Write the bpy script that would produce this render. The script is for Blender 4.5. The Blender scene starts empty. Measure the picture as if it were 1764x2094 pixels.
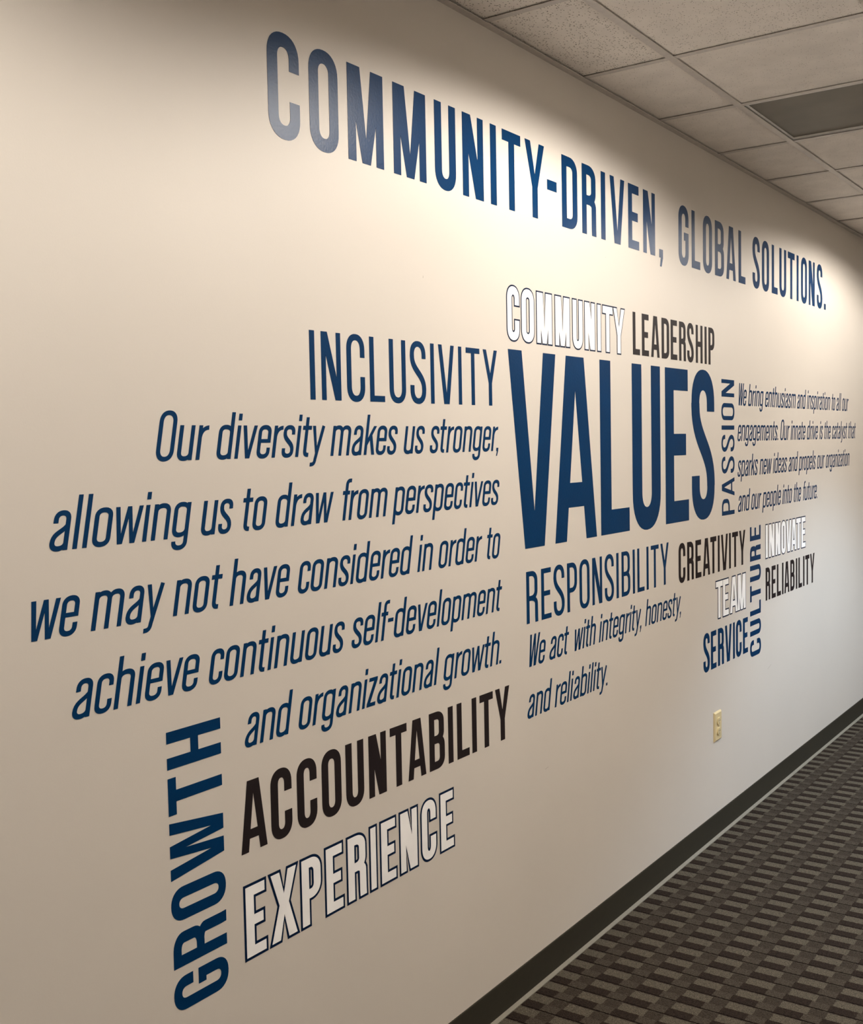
import bpy, math, random
from mathutils import Vector, Matrix
from mathutils.geometry import delaunay_2d_cdt, tessellate_polygon

scene = bpy.context.scene
C = scene.collection
random.seed(7)

# ------------------------------------------------------------------ camera
CAM_D, CAM_Z = 1.66538, 1.680          # distance from the lettered wall, eye height
F_PX, YAW, PITCH, ROLL = 2276.383, 0.60623976, -0.05986280, -0.01995907
fw = Vector((math.cos(PITCH)*math.cos(YAW), math.cos(PITCH)*math.sin(YAW), math.sin(PITCH)))
r0 = fw.cross(Vector((0, 0, 1))).normalized()
u0_ = r0.cross(fw)
rt = math.cos(ROLL)*r0 + math.sin(ROLL)*u0_
up = -math.sin(ROLL)*r0 + math.cos(ROLL)*u0_
cam_data = bpy.data.cameras.new('camera')
cam = bpy.data.objects.new('camera', cam_data)
C.objects.link(cam)
cam.matrix_world = Matrix(((rt.x, up.x, -fw.x, 0), (rt.y, up.y, -fw.y, -CAM_D), (rt.z, up.z, -fw.z, CAM_Z), (0, 0, 0, 1)))
cam_data.sensor_fit = 'HORIZONTAL'
cam_data.sensor_width = 36.0
cam_data.lens = 36.0*F_PX/1764.0
cam_data.clip_start = 0.02
scene.camera = cam

# ------------------------------------------------------------------ world, exposure
world = bpy.data.worlds.new('world')
scene.world = world
world.use_nodes = True
world.node_tree.nodes['Background'].inputs[0].default_value = (0.9, 0.93, 1.0, 1)
world.node_tree.nodes['Background'].inputs[1].default_value = 0.05
vs = scene.view_settings
vs.view_transform = 'Standard'
vs.look = 'None'
vs.gamma = 1.0
vs.use_curve_mapping = False
vs.exposure = 0.10
scene.render.film_transparent = False

# ------------------------------------------------------------------ room dimensions
CEIL = CAM_Z + 1.163
MOD = 0.6016                            # ceiling module
GX0 = 2.680                             # a cross joint of the ceiling grid
GD = 0.312                              # first long runner, distance from the wall
X0, X1 = GX0 - 9*MOD, GX0 + 15*MOD
DEPTH = GD + 7*MOD                      # room depth away from the lettered wall
# ceiling lights: x, distance from the wall, lens size along x and y, colour, power, spread of the louvre
WARM = (1.0, 0.925, 0.84)
BAT = 1.65                              # how far the louvre favours the flat angles
LIGHTS = [
    (GX0-4.5*MOD, 1.07, 0.50, 0.26, WARM, 16.0, 81.0, 'ceiling light behind the camera, at the start of the lettered wall'),
    (GX0+0.5*MOD, 1.07, 0.50, 0.26, WARM, 16.0, 81.0, 'ceiling light nearest the left end of the lettering'),
    (GX0+5.5*MOD, 1.07, 0.50, 0.26, WARM, 16.0, 81.0, 'ceiling light above the far end of the slogan'),
    (GX0+10.5*MOD, 1.07, 0.50, 0.26, WARM, 9, 80.5, 'ceiling light at the far end of the room'),
    (GX0+5.5*MOD, GD+2.5*MOD, 0.50, 0.50, (0.60, 0.79, 1.0), 66, 53, 'cooler ceiling light farther from the lettered wall'),
]
# unseen lights added to brighten the ceiling from below: x, distance from the wall, power
ADDED_UPLIGHTS = [(GX0+0.5*MOD, 2.9, 66, 'added unseen uplight behind the camera, brightening the ceiling'), (GX0+6.0*MOD, 3.4, 16, 'added unseen uplight toward the far end of the room')]


# ------------------------------------------------------------------ materials
def mat(name):
    m = bpy.data.materials.new(name)
    m.use_nodes = True
    nt = m.node_tree
    return m, nt, nt.nodes['Principled BSDF']


def N(nt, t, **kw):
    n = nt.nodes.new(t)
    for k, v in kw.items():
        setattr(n, k, v)
    return n


def setin(n, **kw):
    for k, v in kw.items():
        n.inputs[k.replace('_', ' ')].default_value = v
    return n


def ramp(nt, stops):
    n = N(nt, 'ShaderNodeValToRGB')
    e = n.color_ramp.elements
    while len(e) < len(stops):
        e.new(0.5)
    for i, (p, c) in enumerate(stops):
        e[i].position = p
        e[i].color = (c[0], c[1], c[2], 1)
    return n


def bump(nt, bs, height, strength, dist):
    b = N(nt, 'ShaderNodeBump')
    b.inputs['Strength'].default_value = strength
    b.inputs['Distance'].default_value = dist
    nt.links.new(height, b.inputs['Height'])
    nt.links.new(b.outputs[0], bs.inputs['Normal'])


def math_node(nt, op, a, b=None, c=None):
    n = N(nt, 'ShaderNodeMath', operation=op)
    for i, v in enumerate((a, b, c)):
        if v is None:
            continue
        if isinstance(v, (int, float)):
            n.inputs[i].default_value = v
        else:
            nt.links.new(v, n.inputs[i])
    return n.outputs[0]


def pos(nt):
    return N(nt, 'ShaderNodeNewGeometry').outputs['Position']


def paint_material(name, col, rough=0.55):
    m, nt, bs = mat(name)
    g = pos(nt)
    n1 = setin(N(nt, 'ShaderNodeTexNoise'), Scale=1.3, Detail=3.0)
    nt.links.new(g, n1.inputs['Vector'])
    r = ramp(nt, [(0.3, [c*0.975 for c in col]), (0.7, [min(1, c*1.02) for c in col])])
    nt.links.new(n1.outputs[0], r.inputs[0])
    nt.links.new(r.outputs[0], bs.inputs['Base Color'])
    n2 = setin(N(nt, 'ShaderNodeTexNoise'), Scale=260.0, Detail=2.0)
    nt.links.new(g, n2.inputs['Vector'])
    bump(nt, bs, n2.outputs[0], 0.12, 0.0008)
    bs.inputs['Roughness'].default_value = rough
    bs.inputs['Specular IOR Level'].default_value = 0.3
    return m


def vinyl_material(name, col, rough=0.34, spec=0.10):
    m, nt, bs = mat(name)
    g = pos(nt)
    n = setin(N(nt, 'ShaderNodeTexNoise'), Scale=150.0, Detail=2.0, Roughness=0.5)
    nt.links.new(g, n.inputs['Vector'])
    bump(nt, bs, n.outputs[0], 0.22, 0.0012)
    n2 = setin(N(nt, 'ShaderNodeTexNoise'), Scale=9.0, Detail=2.0)
    nt.links.new(g, n2.inputs['Vector'])
    r = ramp(nt, [(0.3, [c*0.94 for c in col]), (0.7, [c*1.05 for c in col])])
    nt.links.new(n2.outputs[0], r.inputs[0])
    nt.links.new(r.outputs[0], bs.inputs['Base Color'])
    bs.inputs['Roughness'].default_value = rough
    bs.inputs['Specular IOR Level'].default_value = spec
    return m


def plain_material(name, col, rough=0.5, noise=0.06, scale=60.0, spec=0.4):
    m, nt, bs = mat(name)
    n = setin(N(nt, 'ShaderNodeTexNoise'), Scale=scale, Detail=3.0)
    nt.links.new(pos(nt), n.inputs['Vector'])
    r = ramp(nt, [(0.3, [c*(1-noise) for c in col]), (0.7, [min(1, c*(1+noise)) for c in col])])
    nt.links.new(n.outputs[0], r.inputs[0])
    nt.links.new(r.outputs[0], bs.inputs['Base Color'])
    bs.inputs['Roughness'].default_value = rough
    bs.inputs['Specular IOR Level'].default_value = spec
    return m


def tile_material(name, col, fine, thr=0.30, size=0.29, amt=0.75):
    m, nt, bs = mat(name)
    g = pos(nt)
    mp = N(nt, 'ShaderNodeMapping')
    mp.inputs['Scale'].default_value = (1.0, 1.7, 1.0)
    mp.inputs['Rotation'].default_value = (0, 0, 0.4)
    nt.links.new(g, mp.inputs['Vector'])
    warp = setin(N(nt, 'ShaderNodeTexNoise'), Scale=60.0, Detail=2.0)
    nt.links.new(mp.outputs[0], warp.inputs['Vector'])
    add = N(nt, 'ShaderNodeVectorMath', operation='MULTIPLY_ADD')
    nt.links.new(warp.outputs['Color'], add.inputs[0])
    add.inputs[1].default_value = (0.012, 0.012, 0.0)
    nt.links.new(mp.outputs[0], add.inputs[2])
    v = setin(N(nt, 'ShaderNodeTexVoronoi'), Scale=95.0 if not fine else 120.0, Randomness=1.0)
    nt.links.new(add.outputs[0], v.inputs['Vector'])
    # only some of the cells carry a pit
    sep = N(nt, 'ShaderNodeSeparateColor')
    nt.links.new(v.outputs['Color'], sep.inputs[0])
    pick = math_node(nt, 'GREATER_THAN', sep.outputs[0], thr)
    near = math_node(nt, 'LESS_THAN', v.outputs['Distance'], size)
    pit = math_node(nt, 'MULTIPLY', pick, near)
    n1 = setin(N(nt, 'ShaderNodeTexNoise'), Scale=9.0, Detail=3.0)
    nt.links.new(g, n1.inputs['Vector'])
    r = ramp(nt, [(0.3, [c*0.94 for c in col]), (0.7, [min(1, c*1.05) for c in col])])
    nt.links.new(n1.outputs[0], r.inputs[0])
    mix = N(nt, 'ShaderNodeMix', data_type='RGBA')
    nt.links.new(math_node(nt, 'MULTIPLY', pit, amt), mix.inputs['Factor'])
    nt.links.new(r.outputs[0], mix.inputs['A'])
    mix.inputs['B'].default_value = (col[0]*0.28, col[1]*0.25, col[2]*0.22, 1)
    nt.links.new(mix.outputs['Result'], bs.inputs['Base Color'])
    n3 = setin(N(nt, 'ShaderNodeTexNoise'), Scale=420.0, Detail=2.0)
    nt.links.new(g, n3.inputs['Vector'])
    h = math_node(nt, 'SUBTRACT', math_node(nt, 'MULTIPLY', n3.outputs[0], 0.35), pit)
    bump(nt, bs, h, 0.5, 0.0015)
    bs.inputs['Roughness'].default_value = 0.95
    bs.inputs['Specular IOR Level'].default_value = 0.1
    return m


def carpet_material(name):
    m, nt, bs = mat(name)
    g = pos(nt)
    sx = N(nt, 'ShaderNodeSeparateXYZ')
    nt.links.new(g, sx.inputs[0])
    wob = setin(N(nt, 'ShaderNodeTexNoise'), Scale=130.0, Detail=1.0)
    nt.links.new(g, wob.inputs['Vector'])
    w = math_node(nt, 'MULTIPLY', math_node(nt, 'SUBTRACT', wob.outputs[0], 0.5), 0.006)
    X = math_node(nt, 'ADD', sx.outputs[0], w)
    Y = math_node(nt, 'ADD', sx.outputs[1], w)
    PX, PY = 0.08896, 0.1322
    tx = math_node(nt, 'FLOORED_MODULO', math_node(nt, 'SUBTRACT', X, 3.690), PX)       # 0..PX along the wall
    d = math_node(nt, 'MULTIPLY', Y, -1.0)                                             # distance from the wall
    ty = math_node(nt, 'FLOORED_MODULO', math_node(nt, 'SUBTRACT', d, 0.529), PY)
    ty2 = math_node(nt, 'FLOORED_MODULO', math_node(nt, 'SUBTRACT', d, 0.524), PY)

    def band(t, a, b):
        return math_node(nt, 'MULTIPLY', math_node(nt, 'GREATER_THAN', t, a), math_node(nt, 'LESS_THAN', t, b))
    line = math_node(nt, 'LESS_THAN', tx, 0.0058)
    lightrow = band(tx, 0.044, 0.085)
    darkrow = band(tx, 0.0058, 0.044)
    light = math_node(nt, 'MULTIPLY', lightrow, math_node(nt, 'LESS_THAN', ty, 0.082))
    dark = math_node(nt, 'MULTIPLY', darkrow, math_node(nt, 'LESS_THAN', ty2, 0.078))
    med = math_node(nt, 'MULTIPLY', lightrow, math_node(nt, 'GREATER_THAN', ty, 0.082))

    def mixc(fac, a, col):
        mx = N(nt, 'ShaderNodeMix', data_type='RGBA')
        nt.links.new(fac, mx.inputs['Factor'])
        if isinstance(a, tuple):
            mx.inputs['A'].default_value = (*a, 1)
        else:
            nt.links.new(a, mx.inputs['A'])
        mx.inputs['B'].default_value = (*col, 1)
        return mx.outputs['Result']
    c = mixc(med, CARPET['base'], CARPET['mid'])
    c = mixc(light, c, CARPET['light'])
    c = mixc(dark, c, CARPET['dark'])
    c = mixc(line, c, CARPET['line'])
    # yarn speckle and heather
    sp = setin(N(nt, 'ShaderNodeTexNoise'), Scale=330.0, Detail=2.0, Roughness=0.7)
    nt.links.new(g, sp.inputs['Vector'])
    mr = N(nt, 'ShaderNodeMapRange')
    mr.inputs['From Min'].default_value = 0.32
    mr.inputs['From Max'].default_value = 0.68
    mr.inputs['To Min'].default_value = 0.42
    mr.inputs['To Max'].default_value = 1.6
    nt.links.new(sp.outputs[0], mr.inputs['Value'])
    big = setin(N(nt, 'ShaderNodeTexNoise'), Scale=150.0, Detail=3.0, Roughness=0.8)
    bm_ = N(nt, 'ShaderNodeMapping')
    bm_.inputs['Scale'].default_value = (1.7, 0.6, 1.0)
    nt.links.new(g, bm_.inputs['Vector'])
    nt.links.new(bm_.outputs[0], big.inputs['Vector'])
    mb = N(nt, 'ShaderNodeMapRange')
    mb.inputs['From Min'].default_value = 0.3
    mb.inputs['From Max'].default_value = 0.7
    mb.inputs['To Min'].default_value = 0.50
    mb.inputs['To Max'].default_value = 1.50
    nt.links.new(big.outputs[0], mb.inputs['Value'])
    k = math_node(nt, 'MULTIPLY', mr.outputs[0], mb.outputs[0])
    vm = N(nt, 'ShaderNodeVectorMath', operation='SCALE')
    nt.links.new(c, vm.inputs[0])
    nt.links.new(k, vm.inputs['Scale'])
    nt.links.new(vm.outputs[0], bs.inputs['Base Color'])
    h = math_node(nt, 'SUBTRACT', sp.outputs[0], math_node(nt, 'MULTIPLY', line, 0.8))
    bump(nt, bs, h, 0.6, 0.003)
    bs.inputs['Roughness'].default_value = 1.0
    bs.inputs['Specular IOR Level'].default_value = 0.05
    return m


CARPET = {'base': (0.055, 0.045, 0.034), 'mid': (0.041, 0.033, 0.025), 'light': (0.087, 0.075, 0.056), 'dark': (0.025, 0.018, 0.014), 'line': (0.008, 0.005, 0.004)}
WALL_COL = (0.63, 0.587, 0.53)
M_wall = paint_material('beige_wall_paint', WALL_COL)
M_carpet = carpet_material('patterned_carpet')
M_tile = tile_material('fissured_tile', (0.93, 0.87, 0.81), False)
M_tile2 = tile_material('fine_speckled_tile', (0.93, 0.87, 0.81), True, 0.62, 0.23, 0.5)
M_tile3 = tile_material('speckled_tile', (0.93, 0.87, 0.81), True, 0.52, 0.26, 0.72)
M_grid = plain_material('grid_enamel', (0.66, 0.61, 0.57), 0.45)
M_void = plain_material('dark_plenum', (0.05, 0.045, 0.04), 0.9)
M_base = plain_material('dark_rubber', (0.031, 0.028, 0.020), 0.5, spec=0.3)
M_toe = plain_material('pale_grey_rubber', (0.22, 0.205, 0.165), 0.6)  # toe strip, a lighter grey than the board above it
M_navy = vinyl_material('navy_vinyl', (0.0003, 0.030, 0.100))
M_black = vinyl_material('black_vinyl', (0.017, 0.012, 0.013), 0.55)
M_white = vinyl_material('white_vinyl', (0.94, 0.94, 0.94), 0.55, 0.2)
M_edge = vinyl_material('dark_navy_vinyl', (0.0005, 0.010, 0.040), 0.5)
M_ivory = plain_material('ivory_plastic', (0.66, 0.55, 0.32), 0.35, 0.03)
M_slot = plain_material('slot_shadow_black', (0.02, 0.018, 0.015), 0.6)
M_screw = plain_material('ivory_screw', (0.62, 0.52, 0.32), 0.3)
M_panel = plain_material('dull_grey_metal', (0.165, 0.145, 0.112), 0.5, 0.12, 6.0)
M_frame = plain_material('pale_enamel', (0.80, 0.78, 0.74), 0.35)
M_scuff = plain_material('pencil_grey', (0.36, 0.31, 0.27), 0.8)
m_, nt_, bs_ = mat('lamp_lens')
bs_.inputs['Base Color'].default_value = (0.9, 0.9, 0.88, 1)
bs_.inputs['Emission Color'].default_value = (1.0, 0.93, 0.84, 1)
bs_.inputs['Emission Strength'].default_value = 7.0
M_lens = m_


# ------------------------------------------------------------------ object helpers
def link_mesh(name, verts, faces, m, parent=None, loc=(0, 0, 0)):
    me = bpy.data.meshes.new(name)
    me.from_pydata([tuple(v) for v in verts], [], faces)
    me.materials.append(m)
    me.validate()
    me.update()
    o = bpy.data.objects.new(name, me)
    C.objects.link(o)
    o.location = loc
    if parent:
        o.parent = parent
    return o


def struct(o):
    o['kind'] = 'structure'
    return o


def box_vf(x0, x1, y0, y1, z0, z1):
    v = [(x0, y0, z0), (x1, y0, z0), (x1, y1, z0), (x0, y1, z0), (x0, y0, z1), (x1, y0, z1), (x1, y1, z1), (x0, y1, z1)]
    f = [(0, 3, 2, 1), (4, 5, 6, 7), (0, 1, 5, 4), (1, 2, 6, 5), (2, 3, 7, 6), (3, 0, 4, 7)]
    return v, f


def join_vf(parts):
    V, Fc = [], []
    for v, f in parts:
        k = len(V)
        V += list(v)
        Fc += [tuple(i+k for i in t) for t in f]
    return V, Fc


def empty(name, loc, label=None, cat=None, group=None):
    o = bpy.data.objects.new(name, None)
    o.empty_display_size = 0.05
    C.objects.link(o)
    o.location = loc
    if label:
        o['label'] = label
    if cat:
        o['category'] = cat
    if group:
        o['group'] = group
    return o


# ------------------------------------------------------------------ room shell
T = 0.10
wl = struct(link_mesh('wall_left', *box_vf(X0-T, X1+T, 0, T, 0, CEIL+0.25), M_wall))
struct(link_mesh('wall_right', *box_vf(X0-T, X1+T, -DEPTH-T, -DEPTH, 0, CEIL+0.25), M_wall))
struct(link_mesh('wall_front', *box_vf(X1, X1+T, -DEPTH, 0, 0, CEIL+0.25), M_wall))
struct(link_mesh('wall_back', *box_vf(X0-T, X0, -DEPTH, 0, 0, CEIL+0.25), M_wall))
struct(link_mesh('floor', *box_vf(X0-T, X1+T, -DEPTH-T, T, -0.05, 0), M_carpet))


def profile_strip(name, prof, xa, xb, m, parent=None):
    """extrude a (y, z) profile along x"""
    n = len(prof)
    v = [(xa, y, z) for y, z in prof] + [(xb, y, z) for y, z in prof]
    f = [(i, (i+1) % n, n+(i+1) % n, n+i) for i in range(n)]
    f += [tuple(range(n-1, -1, -1)), tuple(range(n, 2*n))]
    return link_mesh(name, v, f, m, parent)


BH = 0.104
bb = struct(profile_strip('baseboard_left', [(0, 0.0115), (-0.0048, 0.0115), (-0.0034, 0.045), (-0.003, BH-0.003), (-0.0018, BH), (0, BH)], X0, X1, M_base))
toe = profile_strip('toe', [(0, 0.0), (-0.0125, 0.0), (-0.0125, 0.0025), (-0.0090, 0.0065), (-0.0048, 0.0115), (0, 0.0115)], X0, X1, M_toe, bb)
toe['label'] = 'pale grey toe of the dark baseboard'
for nm, args in (('baseboard_right', (-DEPTH, -DEPTH+0.004, X0, X1)),):
    struct(link_mesh(nm, *box_vf(args[2], args[3], args[0], args[1], 0, BH), M_base))

# ceiling: plenum deck, tee grid and lay-in tiles
GW = 0.024
ceil = struct(link_mesh('ceiling', *box_vf(X0-T, X1+T, -DEPTH-T, T, CEIL+0.16, CEIL+0.20), M_void))
nx0, nx1 = -9, 15
for j in range(0, 7):                                    # long runners
    y = -(GD + j*MOD)
    v, f = join_vf([box_vf(X0, X1, y-GW/2, y+GW/2, CEIL-0.0015, CEIL), box_vf(X0, X1, y-0.002, y+0.002, CEIL, CEIL+0.03)])
    link_mesh('main_runner', v, f, M_grid, ceil)
cols = [(0.0, GD)] + [(GD+j*MOD, GD+(j+1)*MOD) for j in range(7)]
panel_cells = {(2, 1), (2, 2)}                           # the dark recessed panel, x index 2, rows 1 and 2
lit_cells = {(k, 2) for k in (-5, 0, 5, 10)} | {(5, 3)}
tee_me = {}
for k in range(nx0+1, nx1):
    x = GX0 + k*MOD
    for j, (d0, d1) in enumerate(cols):
        key = j == 0
        if key not in tee_me:
            L0, L1 = (0.024, GD-GW/2-0.0005) if key else (GW/2+0.0005, MOD-GW/2-0.0005)
            v, f = join_vf([box_vf(-GW/2, GW/2, -L1, -L0, -0.0012, 0.0003), box_vf(-0.002, 0.002, -L1, -L0, 0.0003, 0.025)])
            o = link_mesh('cross_tee', v, f, M_grid, ceil, (x, -d0, CEIL))
            tee_me[key] = o.data
        else:
            o = bpy.data.objects.new('cross_tee', tee_me[key])
            C.objects.link(o)
            o.parent = ceil
            o.location = (x, -d0, CEIL)


def tile_mesh(L, W, m, name='ceiling_tile'):
    """lay-in tile, slightly sagging face, chamfered rim; origin at the centre of its face"""
    nx, ny = 5, 5
    V, Fc = [], []
    for jj in range(ny+1):
        for ii in range(nx+1):
            a, b = ii/nx, jj/ny
            sag = 0.0016*math.sin(math.pi*a)*math.sin(math.pi*b)
            V.append(((a-0.5)*L, (b-0.5)*W, -sag))
    for jj in range(ny):
        for ii in range(nx):
            p = jj*(nx+1)+ii
            Fc.append((p, p+nx+1, p+nx+2, p+1))
    ring = [i for i in range(nx+1)] + [(j+1)*(nx+1)-1 for j in range(1, ny+1)] + [ny*(nx+1)+i for i in range(nx-1, -1, -1)] + [j*(nx+1) for j in range(ny-1, 0, -1)]
    k = len(V)
    for i in ring:
        V.append((V[i][0], V[i][1], 0.016))
    n = len(ring)
    for i in range(n):
        Fc.append((ring[i], ring[(i+1) % n], k+(i+1) % n, k+i))
    Fc.append(tuple(range(k+n-1, k-1, -1)))
    me = bpy.data.meshes.new(name)
    me.from_pydata(V, [], Fc)
    me.materials.append(m)
    me.update()
    return me


TG = 0.008
tile_cache = {}
for k in range(nx0, nx1):
    for j, (d0, d1) in enumerate(cols):
        if (k, j) in panel_cells or (k, j) in lit_cells:
            continue
        e0 = 0.010 if j == 0 else TG/2
        mt = M_tile2 if k >= 1 else (M_tile if j == 0 else M_tile3)
        key = (j == 0, mt.name)
        if key not in tile_cache:
            tile_cache[key] = tile_mesh(MOD-TG, (d1-TG/2)-(d0+e0), mt)
        o = bpy.data.objects.new('ceiling_tile', tile_cache[key])
        C.objects.link(o)
        o.parent = ceil
        lift = 0.0035 if not (j == 0 and k in (5, 6)) else 0.0055
        o.location = (GX0+(k+0.5)*MOD, -((d0+e0)+(d1-TG/2))/2, CEIL+lift)
        o.rotation_euler = (random.uniform(-0.0012, 0.0012), random.uniform(-0.0012, 0.0012), 0)
# wall angle
struct(profile_strip('trim_1', [(0, CEIL-0.004), (-0.023, CEIL-0.004), (-0.023, CEIL-0.0028), (-0.0012, CEIL-0.0028), (-0.0012, CEIL+0.02), (0, CEIL+0.02)], X0, X1, M_grid))

# dark recessed panel in the ceiling
px0, px1 = GX0+2*MOD, GX0+3*MOD
pn = empty('recessed_ceiling_panel', ((px0+px1)/2, -(GD+MOD), CEIL), 'dark grey recessed panel in a pale frame, set among the speckled ceiling tiles', 'ceiling panel')
hl, hw = MOD/2-0.010, MOD-0.010
fr = 0.007
fv = [box_vf(-hl, -hl+0.016, -hw, hw, 0.0015, 0.045), box_vf(hl-0.004, hl, -hw, hw, 0.0035, 0.045), box_vf(-hl+fr, hl-0.004, -hw, -hw+fr, 0.0035, 0.045), box_vf(-hl+fr, hl-0.004, hw-0.004, hw, 0.0035, 0.045)]
link_mesh('frame', *join_vf(fv), M_frame, pn)
lip = box_vf(-hl+fr, hl-0.004, -hw+fr, hw-0.004, 0.012, 0.018)
link_mesh('panel', *lip, M_panel, pn)

# lit troffers (they stand outside the frame and light the wall)
for x, d, lx, ly, colr, power, spread, lab in LIGHTS:     # spread: louvre cut-off from the vertical, degrees
    t = empty('ceiling_light', (x, -d, CEIL), lab, 'ceiling light', 'lit troffers in the ceiling')
    cell = math.floor((d-GD)/MOD)
    c0, c1 = -(GD+(cell+1)*MOD)+0.008+d, -(GD+cell*MOD)-0.008+d      # the ceiling cell, relative to the lamp
    h = MOD/2-0.008
    plates = [box_vf(-h, h, c0, -ly/2, 0.0035, 0.012), box_vf(-h, h, ly/2, c1, 0.0035, 0.012), box_vf(-h, -lx/2, -ly/2, ly/2, 0.0035, 0.012), box_vf(lx/2, h, -ly/2, ly/2, 0.0035, 0.012)]
    link_mesh('frame', *join_vf(plates), M_frame, t)
    link_mesh('lens', *box_vf(-lx/2, lx/2, -ly/2, ly/2, 0.014, 0.018), M_lens, t)
    ld = bpy.data.lights.new('troffer_lamp', 'AREA')
    ld.shape = 'RECTANGLE'
    ld.size, ld.size_y = lx, ly
    ld.color, ld.energy = colr, power
    ld.use_nodes = True
    nt = ld.node_tree
    em = nt.nodes['Emission']
    ge = N(nt, 'ShaderNodeNewGeometry')
    dp = N(nt, 'ShaderNodeVectorMath', operation='DOT_PRODUCT')
    nt.links.new(ge.outputs['Normal'], dp.inputs[0])
    nt.links.new(ge.outputs['Incoming'], dp.inputs[1])
    ct = math_node(nt, 'MAXIMUM', math_node(nt, 'ABSOLUTE', dp.outputs['Value']), 0.02)
    cut = N(nt, 'ShaderNodeMapRange', interpolation_type='SMOOTHSTEP')
    cut.inputs['From Min'].default_value = math.cos(math.radians(spread+1.5))
    cut.inputs['From Max'].default_value = math.cos(math.radians(spread-14.0))
    nt.links.new(ct, cut.inputs['Value'])
    nt.links.new(math_node(nt, 'MULTIPLY', cut.outputs[0], math_node(nt, 'POWER', ct, -BAT)), em.inputs['Strength'])
    lo = bpy.data.objects.new('troffer_lamp', ld)
    C.objects.link(lo)
    lo.parent = t
    lo.location = (0, 0, 0.010)

for x, d, power, lab in ADDED_UPLIGHTS:  # made-up hanging fixtures, added to lift the ceiling's brightness
    t = empty('added_uplight', (x, -d, CEIL-0.55), lab, 'pendant light', 'added uplights outside the view')
    link_mesh('trough', *join_vf([box_vf(-0.6, 0.6, -0.10, 0.10, -0.03, -0.022), box_vf(-0.6, 0.6, -0.108, -0.10, -0.03, 0.02), box_vf(-0.6, 0.6, 0.10, 0.108, -0.03, 0.02), box_vf(-0.608, -0.6, -0.108, 0.108, -0.03, 0.02), box_vf(0.6, 0.608, -0.108, 0.108, -0.03, 0.02)]), M_frame, t)
    link_mesh('tube', *box_vf(-0.58, 0.58, -0.06, 0.06, -0.010, -0.004), M_lens, t)
    for sx in (-0.45, 0.45):
        link_mesh('suspension_rod', *box_vf(sx-0.003, sx+0.003, -0.003, 0.003, -0.022, 0.55), M_frame, t)
    ld = bpy.data.lights.new('added_uplight_lamp', 'AREA')
    ld.shape = 'RECTANGLE'
    ld.size, ld.size_y = 1.16, 0.12
    ld.color, ld.energy = WARM, power
    lo = bpy.data.objects.new('added_uplight_lamp', ld)
    C.objects.link(lo)
    lo.parent = t
    lo.location = (0, 0, -0.002)
    lo.rotation_euler = (math.pi, 0, 0)

# ------------------------------------------------------------------ glyph construction
SEG = 9


def rect(x0, y0, x1, y1):
    return [[(x0, y0), (x1, y0), (x1, y1), (x0, y1)]]


def arcband(cx, cy, Rx, Ry, rx, ry, a0, a1, n=None, p=2.25):
    n = n or max(3, int(abs(a1-a0)/90.0*SEG))

    def pt(ax, ay, t):
        c, s = math.cos(t), math.sin(t)
        e = 2.0/p
        return (cx+ax*math.copysign(abs(c)**e, c), cy+ay*math.copysign(abs(s)**e, s))
    out = []
    for i in range(n):
        t0 = math.radians(a0+(a1-a0)*i/n)
        t1 = math.radians(a0+(a1-a0)*(i+1)/n)
        q = [pt(Rx, Ry, t0), pt(Rx, Ry, t1), pt(rx, ry, t1), pt(rx, ry, t0)]
        out.append(q)
    return out


def stroke(pts, th, th1=None):
    """constant-width ribbon along a polyline"""
    th1 = th1 or th
    n = len(pts)
    L, R_ = [], []
    for i, (x, y) in enumerate(pts):
        x0, y0 = pts[max(0, i-1)]
        x1, y1 = pts[min(n-1, i+1)]
        dx, dy = x1-x0, y1-y0
        d = math.hypot(dx, dy) or 1
        w = (th+(th1-th)*i/(n-1))/2
        L.append((x-dy/d*w, y+dx/d*w))
        R_.append((x+dy/d*w, y-dx/d*w))
    return [[L[i], R_[i], R_[i+1], L[i+1]] for i in range(n-1)]


def bez(p0, p1, p2, p3, n=10):
    o = []
    for i in range(n+1):
        t = i/n
        a, b, c, d = (1-t)**3, 3*t*(1-t)**2, 3*t*t*(1-t), t**3
        o.append((a*p0[0]+b*p1[0]+c*p2[0]+d*p3[0], a*p0[1]+b*p1[1]+c*p2[1]+d*p3[1]))
    return o


def top_arch(x0, x1, ytop, Ry, a, b, al=None, ar=None, a0=0, a1=180):
    """half ring open downward between x0 and x1"""
    al, ar = al or a, ar or a
    cx = (x0+x1)/2
    R_ = (x1-x0)/2
    out = []
    if a0 < 90:
        out += arcband(cx, ytop-Ry, R_, Ry, R_-ar, Ry-b, a0, 90)
    if a1 > 90:
        out += arcband(cx, ytop-Ry, R_, Ry, R_-al, Ry-b, 90, a1)
    return out


def bot_arch(x0, x1, ybot, Ry, a, b, al=None, ar=None, a0=180, a1=360):
    al, ar = al or a, ar or a
    cx = (x0+x1)/2
    R_ = (x1-x0)/2
    out = []
    if a0 < 270:
        out += arcband(cx, ybot+Ry, R_, Ry, R_-al, Ry-b, a0, 270)
    if a1 > 270:
        out += arcband(cx, ybot+Ry, R_, Ry, R_-ar, Ry-b, 270, a1)
    return out


OV = 0.013


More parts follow.
